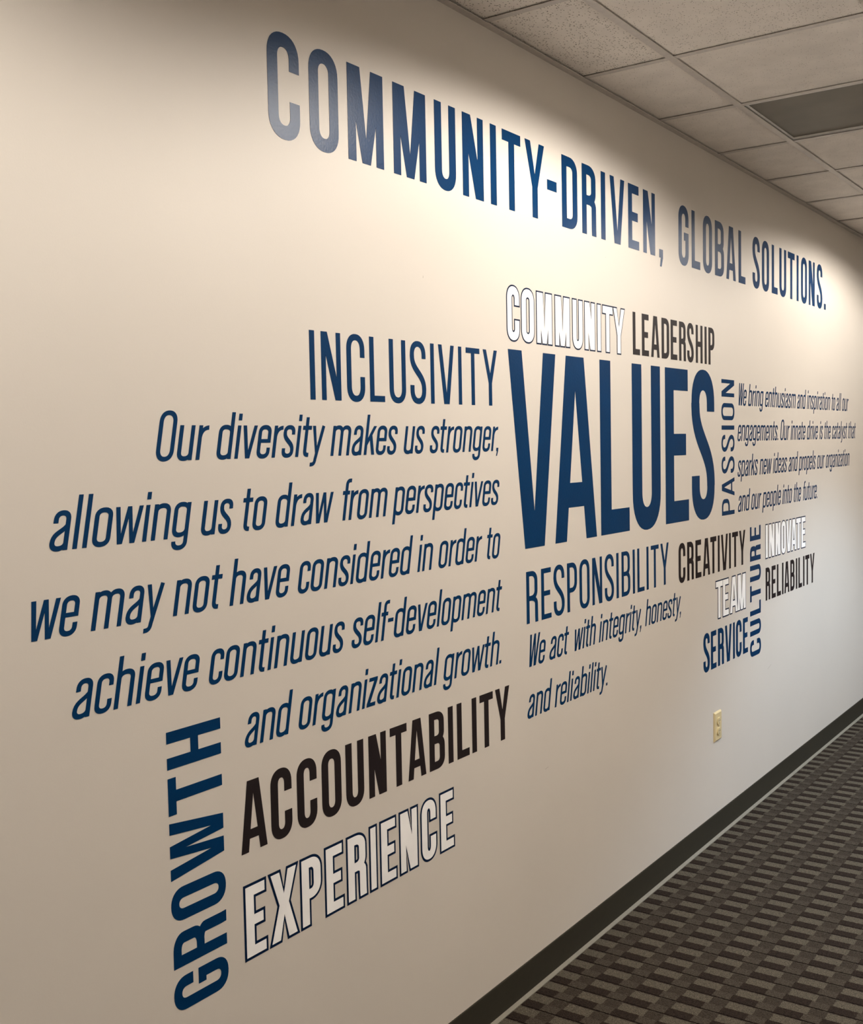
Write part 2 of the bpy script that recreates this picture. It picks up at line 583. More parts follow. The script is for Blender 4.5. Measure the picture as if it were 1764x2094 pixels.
def s_shape(w, a, b, h, Ry, tu, tl):
    """S between 0 and h; tu / tl heights of the two terminals"""
    p = top_arch(0, w, h+OV, Ry, a, b) + bot_arch(0, w, -OV, Ry, a, b)
    yt, yb = h+OV-Ry, -OV+Ry
    p += rect(w-a, tu, w, yt) if tu < yt else []
    p += rect(0, yb, a, tl) if tl > yb else []
    ya, yc = yt-0.02*h, yb+0.02*h
    p += rect(0, ya, a, yt) + rect(w-a, yb, w, yc)
    mid = (ya+yc)/2
    k = (ya-yc)*0.46
    p += stroke([(a/2, yt)]+bez((a/2, ya), (a/2, ya-k), (w-a/2, yc+k), (w-a/2, yc), 14)+[(w-a/2, yb)], a*1.04)
    return p


def bowl(x0, x1, y0, y1, a, b, rx=0.20, ry=0.2):
    """D-like bowl open to the left between heights y0 and y1, right edge x1"""
    ry = min(ry, (y1-y0)/2)
    rx = min(rx, x1-x0)
    cx = x1-rx
    p = arcband(cx, y1-ry, rx, ry, max(rx-a, 0.004), max(ry-b, 0.004), 0, 90)
    p += arcband(cx, y0+ry, rx, ry, max(rx-a, 0.004), max(ry-b, 0.004), 270, 360)
    if cx > x0:
        p += rect(x0, y1-b, cx, y1) + rect(x0, y0, cx, y0+b)
    if y1-ry > y0+ry+1e-4:
        p += rect(x1-a, y0+ry, x1, y1-ry)
    return p


def G(ch, w, a, b):
    """polygons of one upright glyph, capitals 0..1, outer width w, stem a, bar b"""
    R_ = 0.235
    h = 1.0
    xh = 0.717
    Rl = 0.17
    if ch == 'I':
        return rect(0, 0, w, 1)
    if ch == 'L':
        return rect(0, 0, a, 1)+rect(0, 0, w, b)
    if ch == 'E':
        return rect(0, 0, a, 1)+rect(0, 0, w, b)+rect(0, 1-b, w*0.975, 1)+rect(0, 0.507-b/2, w*0.885, 0.507+b/2)
    if ch == 'T':
        return rect(0, 1-b, w, 1)+rect(w/2-a/2, 0, w/2+a/2, 1)
    if ch == 'H':
        return rect(0, 0, a, 1)+rect(w-a, 0, w, 1)+rect(0, 0.5-b/2, w, 0.5+b/2)
    if ch == 'N':
        dt = a*1.28
        return rect(0, 0, a*0.93, 1)+rect(w-a*0.93, 0, w, 1)+[[(0, 1), (dt, 1), (w, 0), (w-dt, 0)]]
    if ch == 'M':
        t = a*1.48
        return rect(0, 0, a*0.93, 1)+rect(w-a*0.93, 0, w, 1)+[[(0, 1), (t, 1), (w/2, 0.255), (w-t, 1), (w, 1), (w/2+a*0.5, 0), (w/2-a*0.5, 0)]]
    if ch == 'O' or ch == '0':
        return top_arch(0, w, 1+OV, R_, a, b)+bot_arch(0, w, -OV, R_, a, b)+rect(0, R_-OV, a, 1+OV-R_)+rect(w-a, R_-OV, w, 1+OV-R_)
    if ch == 'C':
        return top_arch(0, w, 1+OV, R_, a, b)+bot_arch(0, w, -OV, R_, a, b)+rect(0, R_-OV, a, 1+OV-R_)+rect(w-a, 0.662, w, 1+OV-R_)+rect(w-a, R_-OV, w, 0.37)
    if ch == 'G':
        return top_arch(0, w, 1+OV, R_, a, b)+bot_arch(0, w, -OV, R_, a, b)+rect(0, R_-OV, a, 1+OV-R_)+rect(w-a, 0.662, w, 1+OV-R_)+rect(w-a, R_-OV, w, 0.56)+rect(w*0.53, 0.56-b, w, 0.56)
    if ch == 'U':
        return bot_arch(0, w, -OV, R_, a, b)+rect(0, R_-OV, a, 1)+rect(w-a, R_-OV, w, 1)
    if ch == 'D':
        return rect(0, 0, a, 1)+bowl(a, w, 0, 1, a, b, w*0.52, 0.21)
    if ch == 'B':
        return rect(0, 0, a, 1)+bowl(a, w*0.965, 0.455, 1, a, b*0.95, w*0.5, 0.19)+bowl(a, w, 0, 0.455+b*0.95, a, b, w*0.5, 0.2)
    if ch == 'P':
        return rect(0, 0, a, 1)+bowl(a, w, 0.39, 1, a, b, w*0.54, 0.22)
    if ch == 'R':
        p = rect(0, 0, a, 1)+bowl(a, w*0.965, 0.43, 1, a, b, w*0.54, 0.20)
        yy = 0.43+b
        rx = w*0.985-a
        p += rect(a*0.5, 0.43, a+0.01, yy)
        p += arcband(w*0.985-rx, yy-0.17, rx, 0.17, rx-a, 0.17-b*0.95, 0, 90)
        p += [[(w*0.985-a, yy-0.165), (w*0.985, yy-0.165), (w*0.99, 0.10), (w, 0), (w-a, 0), (w*0.985-a, 0.1)]]
        return p
    if ch == 'S':
        return s_shape(w, a, b, 1.0, 0.23, 0.729, 0.292)
    if ch == 'A':
        la = a*0.93
        ap = a*1.50
        nt = 0.818
        yb0, yb1 = 0.182, 0.182+b*0.95
        p = [[(0, 0), (la, 0), (w/2, nt), (w-la, 0), (w, 0), (w/2+ap/2, 1), (w/2-ap/2, 1)]]

        def inner(y):
            return la+(w/2-la)*y/nt
        p += [[(inner(yb0)-a*0.3, yb0), (w-inner(yb0)+a*0.3, yb0), (w-inner(yb1)+a*0.3, yb1), (inner(yb1)-a*0.3, yb1)]]
        return p
    if ch == 'V':
        la = a*0.96
        ap = a*1.46
        return [[(0, 1), (la, 1), (w/2, 0.184), (w-la, 1), (w, 1), (w/2+ap/2, 0), (w/2-ap/2, 0)]]
    if ch == 'W':
        la = a*0.98
        f2 = a*0.68
        c1, c2 = w*0.292, w*0.708
        m2 = a*0.52
        return [[(0, 1), (la, 1), (c1+0.005, 0.24), (w/2-m2, 1), (w/2+m2, 1), (c2-0.005, 0.24), (w-la, 1), (w, 1), (c2+f2, 0), (c2-f2, 0), (w/2, 0.72), (c1+f2, 0), (c1-f2, 0)]]
    if ch == 'X':
        la = a*1.12
        k = a*0.62
        return [[(0, 1), (la, 1), (w/2, 0.66), (w-la, 1), (w, 1), (w/2+k, 0.515), (w, 0), (w-la, 0), (w/2, 0.36), (la, 0), (0, 0), (w/2-k, 0.515)]]
    if ch == 'Y':
        la = a*1.0
        return [[(0, 1), (la, 1), (w/2, 0.575), (w-la, 1), (w, 1), (w/2+a/2, 0.40), (w/2+a/2, 0), (w/2-a/2, 0), (w/2-a/2, 0.40)]]
    if ch == '-':
        return rect(0, 0.44, w, 0.44+b)
    if ch == '.':
        return rect(0, 0, w, b*1.0)
    if ch == ',':
        return rect(0, 0, w, b*1.0)+[[(w*0.42, 0.0), (w, 0.0), (w*0.62, -0.145), (w*0.2, -0.145)]]
    # ---- lower case
    if ch == 'l':
        return rect(0, 0, w, 1)
    if ch == 'i':
        return rect(0, 0, w, xh)+rect(0, 0.825, w, 0.972)
    if ch == 'o':
        return top_arch(0, w, xh+OV, Rl, a, b)+bot_arch(0, w, -OV, Rl, a, b)+rect(0, Rl-OV, a, xh+OV-Rl)+rect(w-a, Rl-OV, w, xh+OV-Rl)
    if ch == 'c':
        return top_arch(0, w, xh+OV, Rl, a, b)+bot_arch(0, w, -OV, Rl, a, b)+rect(0, Rl-OV, a, xh+OV-Rl)+rect(w-a, 0.49, w, xh+OV-Rl)+rect(w-a, Rl-OV, w, 0.24)
    if ch == 'e':
        return top_arch(0, w, xh+OV, Rl, a, b)+bot_arch(0, w, -OV, Rl, a, b)+rect(0, Rl-OV, a, xh+OV-Rl)+rect(w-a, 0.335, w, xh+OV-Rl)+rect(w-a, Rl-OV, w, 0.228)+rect(a*0.6, 0.335, w, 0.418)
    if ch == 's':
        return s_shape(w, a, b, xh, Rl*0.95, 0.515, 0.205)
    if ch == 'n' or ch == 'h':
        return rect(0, 0, a, xh if ch == 'n' else 1)+top_arch(a*0.25, w, xh+OV, Rl, a, b, al=a*0.75)+rect(w-a, 0, w, xh+OV-Rl)
    if ch == 'u':
        return rect(w-a, 0, w, xh)+bot_arch(0, w-a*0.25, -OV, Rl, a, b, ar=a*0.75)+rect(0, Rl-OV, a, xh)
    if ch == 'm':
        c = (w-a)/2
        return rect(0, 0, a, xh)+rect(c, 0, c+a, xh+OV-Rl)+rect(w-a, 0, w, xh+OV-Rl)+top_arch(a*0.25, c+a, xh+OV, Rl, a, b, al=a*0.75)+top_arch(c+a*0.25, w, xh+OV, Rl, a, b, al=a*0.75)
    if ch == 'r':
        return rect(0, 0, a, xh)+stroke(bez((a*0.55, 0.42), (a*0.6, 0.60), (w*0.55, xh-b*0.52), (w, xh-b*0.50), 9), a*0.82, b*0.98)
    if ch == 'd':
        return rect(w-a, 0, w, 1)+top_arch(0, w-a*0.3, xh+OV, Rl, a, b, ar=a*0.7)+bot_arch(0, w-a*0.3, -OV, Rl, a, b, ar=a*0.7)+rect(0, Rl-OV, a, xh+OV-Rl)
    if ch == 'b':
        return rect(0, 0, a, 1)+top_arch(a*0.3, w, xh+OV, Rl, a, b, al=a*0.7)+bot_arch(a*0.3, w, -OV, Rl, a, b, al=a*0.7)+rect(w-a, Rl-OV, w, xh+OV-Rl)
    if ch == 'p':
        return rect(0, -0.235, a, xh)+top_arch(a*0.3, w, xh+OV, Rl, a, b, al=a*0.7)+bot_arch(a*0.3, w, -OV, Rl, a, b, al=a*0.7)+rect(w-a, Rl-OV, w, xh+OV-Rl)
    if ch == 'g':
        return rect(w-a, -0.245+Rl, w, xh)+top_arch(0, w-a*0.3, xh+OV, Rl, a, b, ar=a*0.7)+bot_arch(0, w-a*0.3, 0.015, Rl, a, b, ar=a*0.7)+rect(0, Rl+0.01, a, xh+OV-Rl)+bot_arch(0.02, w, -0.245, Rl, a, b)+rect(0.02, -0.245+Rl, 0.02+a, -0.062)
    if ch == 'a':
        p = rect(w-a, 0, w, xh+OV-Rl)+top_arch(0.03, w, xh+OV, Rl, a, b)+rect(0.03, 0.50, 0.03+a, xh+OV-Rl)
        p += bot_arch(0, w-a*0.3, -OV, 0.16, a, b, ar=a*0.7)
        p += stroke(bez((a/2, 0.14), (a/2, 0.33), (w*0.60, 0.32), (w-a*0.55, 0.455), 10), a, b*0.95)
        return p
    if ch == 't':
        x = 0.085
        return rect(x, 0.14, x+a, 0.915)+rect(0, xh-b, w, xh)+arcband(x+0.15, 0.14, 0.15, 0.145, 0.15-a, 0.145-b, 180, 270)+rect(x+0.15-0.002, -0.005, max(w-0.03, x+0.16), b-0.005)
    if ch == 'f':
        x = 0.085
        return rect(x, 0, x+a, 0.86)+rect(0, xh-b, w-0.03, xh)+arcband(x+0.15, 0.86, 0.15, 0.15, 0.15-a, 0.15-b, 90, 180)+rect(x+0.148, 1.01-b, w, 1.01)
    if ch == 'k':
        return rect(0, 0, a, 1)+[[(w-a*1.12, xh), (w, xh), (a*0.9, 0.22), (a*0.9, 0.40)]]+[[(w*0.40, 0.44), (w*0.52+a*0.45, 0.50), (w, 0), (w-a*1.12, 0)]]
    if ch == 'v':
        la = a*1.0
        return [[(0, xh), (la, xh), (w/2, 0.17), (w-la, xh), (w, xh), (w/2+a*0.62, 0), (w/2-a*0.62, 0)]]
    if ch == 'w':
        la = a*0.98
        c1, c2 = w*0.275, w*0.725
        f2 = a*0.58
        return [[(0, xh), (la, xh), (c1+0.004, 0.19), (w/2-a*0.48, xh), (w/2+a*0.48, xh), (c2-0.004, 0.19), (w-la, xh), (w, xh), (c2+f2, 0), (c2-f2, 0), (w/2, 0.50), (c1+f2, 0), (c1-f2, 0)]]
    if ch == 'y':
        la = a*1.0
        p = [[(0, xh), (la, xh), (w/2+a*0.35, 0.05), (w/2-a*0.2, -0.01)]]
        p += stroke([(w-a*0.5, xh), (w/2+a*0.12, 0.10), (w/2-a*0.15, -0.02)]+bez((w/2-a*0.25, -0.06), (w*0.42, -0.17), (w*0.32, -0.19), (0.03, -0.187), 7), a*1.0, b*0.95)
        return p
    if ch == 'z':
        return rect(0, 0, w, b)+rect(0.01, xh-b, w, xh)+[[(0, b*0.9), (w-a*1.25, xh-b*0.9), (w, xh-b*0.9), (a*1.25, b*0.9)]]
    raise ValueError(ch)


def union(polys):
    co, fc, idx = [], [], {}
    for p in polys:
        f = []
        for q in p:
            k = (round(q[0], 5), round(q[1], 5))
            if k not in idx:
                idx[k] = len(co)
                co.append(Vector(k))
            if not f or f[-1] != idx[k]:
                f.append(idx[k])
        if len(f) > 2 and f[0] == f[-1]:
            f = f[:-1]
        if len(set(f)) < 3:
            continue
        ar = sum(co[f[i]].x*co[f[(i+1) % len(f)]].y-co[f[(i+1) % len(f)]].x*co[f[i]].y for i in range(len(f)))
        if abs(ar) < 1e-9:
            continue
        if ar < 0:
            f.reverse()
        fc.append(f)
    r = delaunay_2d_cdt(co, [], fc, 1, 1e-6)
    return [(v.x, v.y) for v in r[0]], [list(f) for f, src in zip(r[2], r[5]) if src]


def boundary_loops(V, F):
    ed = {}
    for f in F:
        ar = sum(V[f[i]][0]*V[f[(i+1) % len(f)]][1]-V[f[(i+1) % len(f)]][0]*V[f[i]][1] for i in range(len(f)))
        g = f if ar > 0 else f[::-1]
        for i in range(len(g)):
            ed[(g[i], g[(i+1) % len(g)])] = 1
    nxt = {}
    for (a, b) in ed:
        if (b, a) not in ed:
            nxt.setdefault(a, []).append(b)
    loops = []
    while nxt:
        s = next(iter(nxt))
        loop = [s]
        cur = s
        while True:
            lst = nxt.get(cur)
            if not lst:
                break
            n = lst.pop()
            if not lst:
                del nxt[cur]
            if n == s:
                break
            loop.append(n)
            cur = n
        if len(loop) > 2:
            loops.append([V[i] for i in loop])
    return loops


def offset_loop(L, o):
    # drop collinear and tiny steps first
    P = []
    for q in L:
        if not P or math.hypot(q[0]-P[-1][0], q[1]-P[-1][1]) > 2e-4:
            P.append(q)
    out = []
    n = len(P)
    for i in range(n):
        a, b, c = P[i-1], P[i], P[(i+1) % n]
        d1 = Vector((b[0]-a[0], b[1]-a[1]))
        d2 = Vector((c[0]-b[0], c[1]-b[1]))
        if d1.length < 1e-9 or d2.length < 1e-9:
            continue
        d1.normalize()
        d2.normalize()
        n1, n2 = Vector((d1.y, -d1.x)), Vector((d2.y, -d2.x))
        m = n1+n2
        if m.length < 1e-6:
            m = n1
        m.normalize()
        k = o/max(0.42, m.dot(n1))
        out.append((b[0]+m.x*k, b[1]+m.y*k))
    return out


def solid(V, F, loops, th, back=0.0):
    """front face at depth th, side walls along the loops; local axes x right, z up, -y towards the room"""
    vv, ff = [], []
    for x, z in V:
        vv.append((x, -th, z))
    for f in F:
        ar = sum(V[f[i]][0]*V[f[(i+1) % len(f)]][1]-V[f[(i+1) % len(f)]][0]*V[f[i]][1] for i in range(len(f)))
        ff.append(tuple(f if ar > 0 else f[::-1]))
    for L in loops:
        k = len(vv)
        n = len(L)
        for x, z in L:
            vv.append((x, -th, z))
        for x, z in L:
            vv.append((x, -back, z))
        for i in range(n):
            j = (i+1) % n
            ff.append((k+i, k+n+i, k+n+j, k+j))
    return vv, ff


TH = 0.0004
GAP = -0.0002
gcache = {}


def letter(ch, w, h, a, b, parent, loc, m, slant=0.0, rot=False, outline=0.0):
    """one vinyl letter; w, h in metres, a and b in units of h; loc = lower-left corner in parent space"""
    if outline:
        hh = h-2*outline
        ww = (w-2*outline)/hh
        aa, bb2 = a, b
        off = outline
    else:
        hh, ww, off = h, w/h, 0.0
        aa, bb2 = a, b
    key = (ch, round(ww, 3), aa, bb2)
    if key not in gcache:
        V, F = union(G(ch, ww, aa, bb2))
        gcache[key] = (V, F, boundary_loops(V, F))
    V, F, LP = gcache[key]

    def tr(q):
        x, y = q[0]*hh+off, q[1]*hh+off
        x += slant*y
        return (-y, x) if rot else (x, y)
    name = 'letter' if ch.isalpha() else 'punctuation_mark'
    V2 = [tr(q) for q in V]
    L2 = [[tr(q) for q in L] for L in LP]
    th = TH*1.6 if outline else TH
    o = link_mesh(name, *solid(V2, F, L2, th), m, parent, loc)
    if outline:
        OL = [offset_loop(L, outline/hh*1.0) for L in LP]
        OL2 = [[tr(q) for q in L] for L in OL]
        tri = tessellate_polygon([[Vector((q[0], q[1], 0)) for q in L] for L in OL2])
        allv = [q for L in OL2 for q in L]
        link_mesh('outline', *solid(allv, [list(t) for t in tri], OL2, TH*0.7), M_edge, o)
    return o


# ------------------------------------------------------------------ lettering on the wall
def zw(z):
    return z+CAM_Z


def caps_word(parent, items, zb, h, a, b, m, base_x, outline=0.0, overrides=None):
    for ch, xa, xb in items:
        letter(ch, xb-xa, h, a, b, parent, (xa-base_x, 0, 0), m, outline=outline)


def caps_thing(label, items, zb, zt, a, b, m, outline=0.0, cat='lettering', group=None):
    x = items[0][1]
    t = empty('vinyl_lettering', (x, GAP, zw(zb)), label, cat, group)
    caps_word(t, items, zb, zt-zb, a, b, m, x, outline)
    return t


# the slogan along the top
TB, TT = 0.677, 0.9005
TITLE = [
    [('C', 1.8165, 1.9190), ('O', 1.9520, 2.0537), ('M', 2.0888, 2.2270), ('M', 2.2680, 2.4093), ('U', 2.4494, 2.5490), ('N', 2.5827, 2.6890), ('I', 2.7268, 2.7591), ('T', 2.7916, 2.8964), ('Y', 2.9220, 3.0401), ('-', 3.0573, 3.1180), ('D', 3.1523, 3.2572), ('R', 3.2903, 3.3925), ('I', 3.4285, 3.4615), ('V', 3.4969, 3.6121), ('E', 3.6427, 3.7333), ('N', 3.7690, 3.8740), (',', 3.9114, 3.9455)],
    [('G', 4.0971, 4.1984), ('L', 4.2301, 4.3200), ('O', 4.3510, 4.4508), ('B', 4.4844, 4.5890), ('A', 4.6171, 4.7320), ('L', 4.7675, 4.8549)],
    [('S', 4.9498, 5.0480), ('O', 5.0780, 5.1790), ('L', 5.2191, 5.3050), ('U', 5.3330, 5.4370), ('T', 5.4643, 5.5710), ('I', 5.6045, 5.6370), ('O', 5.6780, 5.7791), ('N', 5.8100, 5.9160), ('S', 5.9551, 6.0549), ('.', 6.0880, 6.1214)],
]
slogan = empty('vinyl_lettering', (TITLE[0][0][1], GAP, zw(TB)), 'large navy slogan COMMUNITY-DRIVEN, GLOBAL SOLUTIONS. running under the ceiling', 'lettering')
for wd in TITLE:
    x = wd[0][1]
    w_ = empty('word', (x-slogan.location.x, 0, 0))
    w_.parent = slogan
    caps_word(w_, wd, TB, TT-TB, 0.145, 0.138, M_navy, x)

caps_thing('huge navy word VALUES in the middle of the wall', [('V', 2.8069, 3.0950), ('A', 3.0804, 3.3716), ('L', 3.4045, 3.6316), ('U', 3.6599, 3.9085), ('E', 3.9558, 4.1858), ('S', 4.2190, 4.4672)], -0.316, 0.275, 0.139, 0.141, M_navy)

caps_thing('white outlined word COMMUNITY above the huge word VALUES', [('C', 2.8020, 2.8795), ('O', 2.8853, 2.9672), ('M', 2.9768, 3.0793), ('M', 3.0937, 3.1968), ('U', 3.2106, 3.2870), ('N', 3.2959, 3.3754), ('I', 3.3877, 3.4205), ('T', 3.4276, 3.5120), ('Y', 3.5106, 3.6060)], 0.2995, 0.4610, 0.165, 0.155, M_white, outline=0.0046)

caps_thing('black word LEADERSHIP above the last letters of VALUES', [('L', 3.6720, 3.7320), ('E', 3.7497, 3.8110), ('A', 3.8307, 3.9075), ('D', 3.9273, 3.9985), ('E', 4.0136, 4.0770), ('R', 4.0959, 4.1641), ('S', 4.1776, 4.2443), ('H', 4.2673, 4.3400), ('I', 4.3626, 4.3853), ('P', 4.4055, 4.4719)], 0.3070, 0.4572, 0.150, 0.138, M_black)

caps_thing('thin navy word INCLUSIVITY left of VALUES', [('I', 1.9300, 1.9475), ('N', 1.9705, 2.0405), ('C', 2.0626, 2.1312), ('L', 2.1507, 2.2101), ('U', 2.2300, 2.2992), ('S', 2.3189, 2.3881), ('I', 2.4101, 2.4265), ('V', 2.4469, 2.5219), ('I', 2.5429, 2.5590), ('T', 2.5810, 2.6511), ('Y', 2.6690, 2.7450)], 0.1090, 0.2660, 0.110, 0.094, M_navy)

caps_thing('thin navy word RESPONSIBILITY below VALUES', [('R', 2.8935, 2.9637), ('E', 2.9850, 3.0486), ('S', 3.0645, 3.1356), ('P', 3.1549, 3.2230), ('O', 3.2404, 3.3130), ('N', 3.3335, 3.4065), ('S', 3.4273, 3.4980), ('I', 3.5190, 3.5370), ('B', 3.5610, 3.6315), ('I', 3.6537, 3.6712), ('L', 3.6930, 3.7540), ('I', 3.7735, 3.7915), ('T', 3.8130, 3.8840), ('Y', 3.9016, 3.9790)], -0.5440, -0.3860, 0.112, 0.097, M_navy)

caps_thing('black word CREATIVITY right of RESPONSIBILITY', [('C', 4.0766, 4.1446), ('R', 4.1640, 4.2329), ('E', 4.2512, 4.3138), ('A', 4.3325, 4.4108), ('T', 4.4151, 4.4839), ('I', 4.5016, 4.5229), ('V', 4.5402, 4.6207), ('I', 4.6365, 4.6575), ('T', 4.6750, 4.7480), ('Y', 4.7632, 4.8425)], -0.5548, -0.4018, 0.145, 0.137, M_black)

caps_thing('white outlined word TEAM under CREATIVITY', [('T', 4.4711, 4.5610), ('E', 4.5545, 4.6330), ('A', 4.6412, 4.7453), ('M', 4.7381, 4.8492)], -0.7555, -0.5900, 0.165, 0.150, M_white, outline=0.0052)

caps_thing('navy word SERVICE, lowest word right of the honesty text', [('S', 4.3320, 4.4030), ('E', 4.4166, 4.4803), ('R', 4.4986, 4.5694), ('V', 4.5833, 4.6630), ('I', 4.6816, 4.7035), ('C', 4.7187, 4.7900), ('E', 4.8089, 4.8740)], -0.9545, -0.7955, 0.150, 0.137, M_navy)

caps_thing('white outlined word INNOVATE at the right end', [('I', 5.1190, 5.1560), ('N', 5.1665, 5.2540), ('N', 5.2632, 5.3450), ('O', 5.3520, 5.4300), ('V', 5.4310, 5.5180), ('A', 5.5100, 5.6020), ('T', 5.5930, 5.6760), ('E', 5.6790, 5.7560)], -0.5605, -0.3970, 0.165, 0.150, M_white, outline=0.0052)

caps_thing('black word RELIABILITY under the outlined word INNOVATE', [('R', 5.1220, 5.1885), ('E', 5.2095, 5.2706), ('L', 5.2890, 5.3490), ('I', 5.3680, 5.3900), ('A', 5.4050, 5.4830), ('B', 5.5000, 5.5680), ('I', 5.5910, 5.6135), ('L', 5.6340, 5.6940), ('I', 5.7140, 5.7360), ('T', 5.7510, 5.8220), ('Y', 5.8360, 5.9150)], -0.7555, -0.6020, 0.145, 0.137, M_black)

caps_thing('black word ACCOUNTABILITY under the left paragraph', [('A', 1.6680, 1.7479), ('C', 1.7618, 1.8301), ('C', 1.8477, 1.9159), ('O', 1.9338, 2.0044), ('U', 2.0218, 2.0907), ('N', 2.1107, 2.1813), ('T', 2.1984, 2.2698), ('A', 2.2742, 2.3537), ('B', 2.3703, 2.4420), ('I', 2.4600, 2.4836), ('L', 2.5034, 2.5645), ('I', 2.5793, 2.6029), ('T', 2.6204, 2.6914), ('Y', 2.7046, 2.7840)], -0.8625, -0.7080, 0.154, 0.138, M_black)

caps_thing('white outlined word EXPERIENCE, lowest word on the wall', [('E', 1.6690, 1.7415), ('X', 1.7475, 1.8430), ('P', 1.8489, 1.9270), ('E', 1.9344, 2.0067), ('R', 2.0149, 2.0972), ('I', 2.1035, 2.1370), ('E', 2.1465, 2.2188), ('N', 2.2275, 2.3124), ('C', 2.3216, 2.3985), ('E', 2.4097, 2.4830)], -1.0973, -0.9310, 0.160, 0.142, M_white, outline=0.0062)


def rot_word(label, items, xb, cap, a, b, m):
    """word turned to read upwards: tops of the letters to the left"""
    t = empty('vinyl_lettering', (xb, GAP, zw(items[0][1])), label, 'lettering')
    for ch, z0, z1 in items:
        letter(ch, z1-z0, cap, a, b, t, (0, 0, z0-items[0][1]), m, rot=True)
    return t


rot_word('bold navy word GROWTH turned upright at the lower left', [('G', -1.1244, -1.0541), ('R', -1.0339, -0.9610), ('O', -0.9401, -0.8717), ('W', -0.8534, -0.7370), ('T', -0.7222, -0.6468), ('H', -0.6293, -0.5537)], 1.6175, 0.1462, 0.160, 0.143, M_navy)
rot_word('thin navy word PASSION turned upright right of VALUES', [('P', -0.3222, -0.2530), ('A', -0.2426, -0.1640), ('S', -0.1440, -0.0730), ('S', -0.0520, 0.0190), ('I', 0.0410, 0.0590), ('O', 0.0817, 0.1535), ('N', 0.1800, 0.2533)], 4.7060, 0.1530, 0.115, 0.100, M_navy)
rot_word('navy word CULTURE turned upright between TEAM and INNOVATE', [('C', -0.9875, -0.9133), ('U', -0.8925, -0.8230), ('L', -0.8000, -0.7393), ('T', -0.7361, -0.6628), ('U', -0.6446, -0.5725), ('R', -0.5519, -0.4827), ('E', -0.4596, -0.3945)], 5.0510, 0.1460, 0.152, 0.140, M_navy)

# small italic texts
SL = 0.206
HH = 0.0972
#      char: (width, left bearing, right bearing) in units of the ascender height
MET = {'a': (.388, .040, .052), 'b': (.415, .052, .040), 'c': (.375, .042, .020), 'd': (.425, .042, .055), 'e': (.402, .042, .034), 'f': (.300, .005, -.035), 'g': (.425, .042, .055), 'h': (.418, .055, .050),
       'i': (.102, .055, .055), 'k': (.420, .052, .005), 'l': (.102, .055, .055), 'm': (.690, .055, .050), 'n': (.418, .055, .050), 'o': (.405, .042, .042), 'p': (.415, .052, .040), 'r': (.280, .055, -.005),
       's': (.380, .032, .032), 't': (.300, .012, .022), 'u': (.415, .050, .055), 'v': (.435, .010, .010), 'w': (.650, .010, .010), 'y': (.435, .010, .010), 'z': (.345, .025, .025), 'O': (.464, .045, .045), 'W': (.640, .008, -.005),
       ',': (.108, .010, .03), '.': (.108, .030, .03), '-': (.225, .030, .035)}


def italic_line(label, words, zb, group):
    x0 = words[0][1]
    t = empty('vinyl_lettering', (x0, GAP, zw(zb)), label, 'lettering', group)
    for txt, ua, ub in words:
        w_ = empty('word', (ua-x0, 0, 0))
        w_.parent = t
        x = 0.0
        lay = []
        for i, ch in enumerate(txt):
            wd, lb, rb = MET[ch]
            if i:
                x += lb
            lay.append((ch, x, wd))
            x += wd+rb
        tot = x-MET[txt[-1]][2]
        k = (ub-ua)/tot
        for ch, xx, wd in lay:
            kw = wd*k
            if ch in 'il.,':
                kw = wd*HH
            letter(ch, kw, HH, 0.104, 0.095, w_, (xx*k, 0, 0), M_navy, slant=SL)
    return t


LG = 'lines of the navy italic paragraph under INCLUSIVITY'
italic_line('navy italic line "Our diversity makes us stronger," directly under INCLUSIVITY', [('Our', 1.4670, 1.6000), ('diversity', 1.6290, 1.9647), ('makes', 1.9945, 2.2481), ('us', 2.2812, 2.3667), ('stronger,', 2.3971, 2.7431)], -0.0200, LG)
italic_line('navy italic line "allowing us to draw from perspectives" left of VALUES', [('allowing', 1.2180, 1.5444), ('us', 1.5790, 1.6630), ('to', 1.6924, 1.7665), ('draw', 1.7998, 1.9887), ('from', 2.0240, 2.2002), ('perspectives', 2.2321, 2.7358)], -0.1733, LG)
italic_line('navy italic line "we may not have considered in order to"', [('we', 1.1650, 1.2687), ('may', 1.3017, 1.4679), ('not', 1.4994, 1.6241), ('have', 1.6549, 1.8334), ('considered', 1.8668, 2.2960), ('in', 2.3318, 2.3942), ('order', 2.4264, 2.6354), ('to', 2.6634, 2.7365)], -0.3268, LG)
italic_line('navy italic line "achieve continuous self-development"', [('achieve', 1.2515, 1.5550), ('continuous', 1.5876, 2.0197), ('self-development', 2.0530, 2.7386)], -0.4815, LG)
italic_line('navy italic line "and organizational growth." above ACCOUNTABILITY', [('and', 1.6853, 1.8237), ('organizational', 1.8569, 2.4066), ('growth.', 2.4400, 2.7411)], -0.6355, LG)
RG = 'lines of the navy italic text under RESPONSIBILITY'
dz = SL*(-0.6765+0.645)
italic_line('navy italic line "We act with integrity, honesty," under RESPONSIBILITY', [('We', 2.8999+dz, 3.0033+dz), ('act', 3.0350+dz, 3.1559+dz), ('with', 3.1968+dz, 3.3511+dz), ('integrity,', 3.3838+dz, 3.7284+dz), ('honesty,', 3.7637+dz, 4.1023+dz)], -0.6765, RG)
dz = SL*(-0.8328+0.80)
italic_line('navy italic line "and reliability." right of ACCOUNTABILITY', [('and', 2.8938+dz, 3.0334+dz), ('reliability.', 3.0680+dz, 3.4450+dz)], -0.8328, RG)
PG = 'lines of the navy italic paragraph beside PASSION'


def sh(words, dz):
    return [(t, a+dz, b+dz) for t, a, b in words]


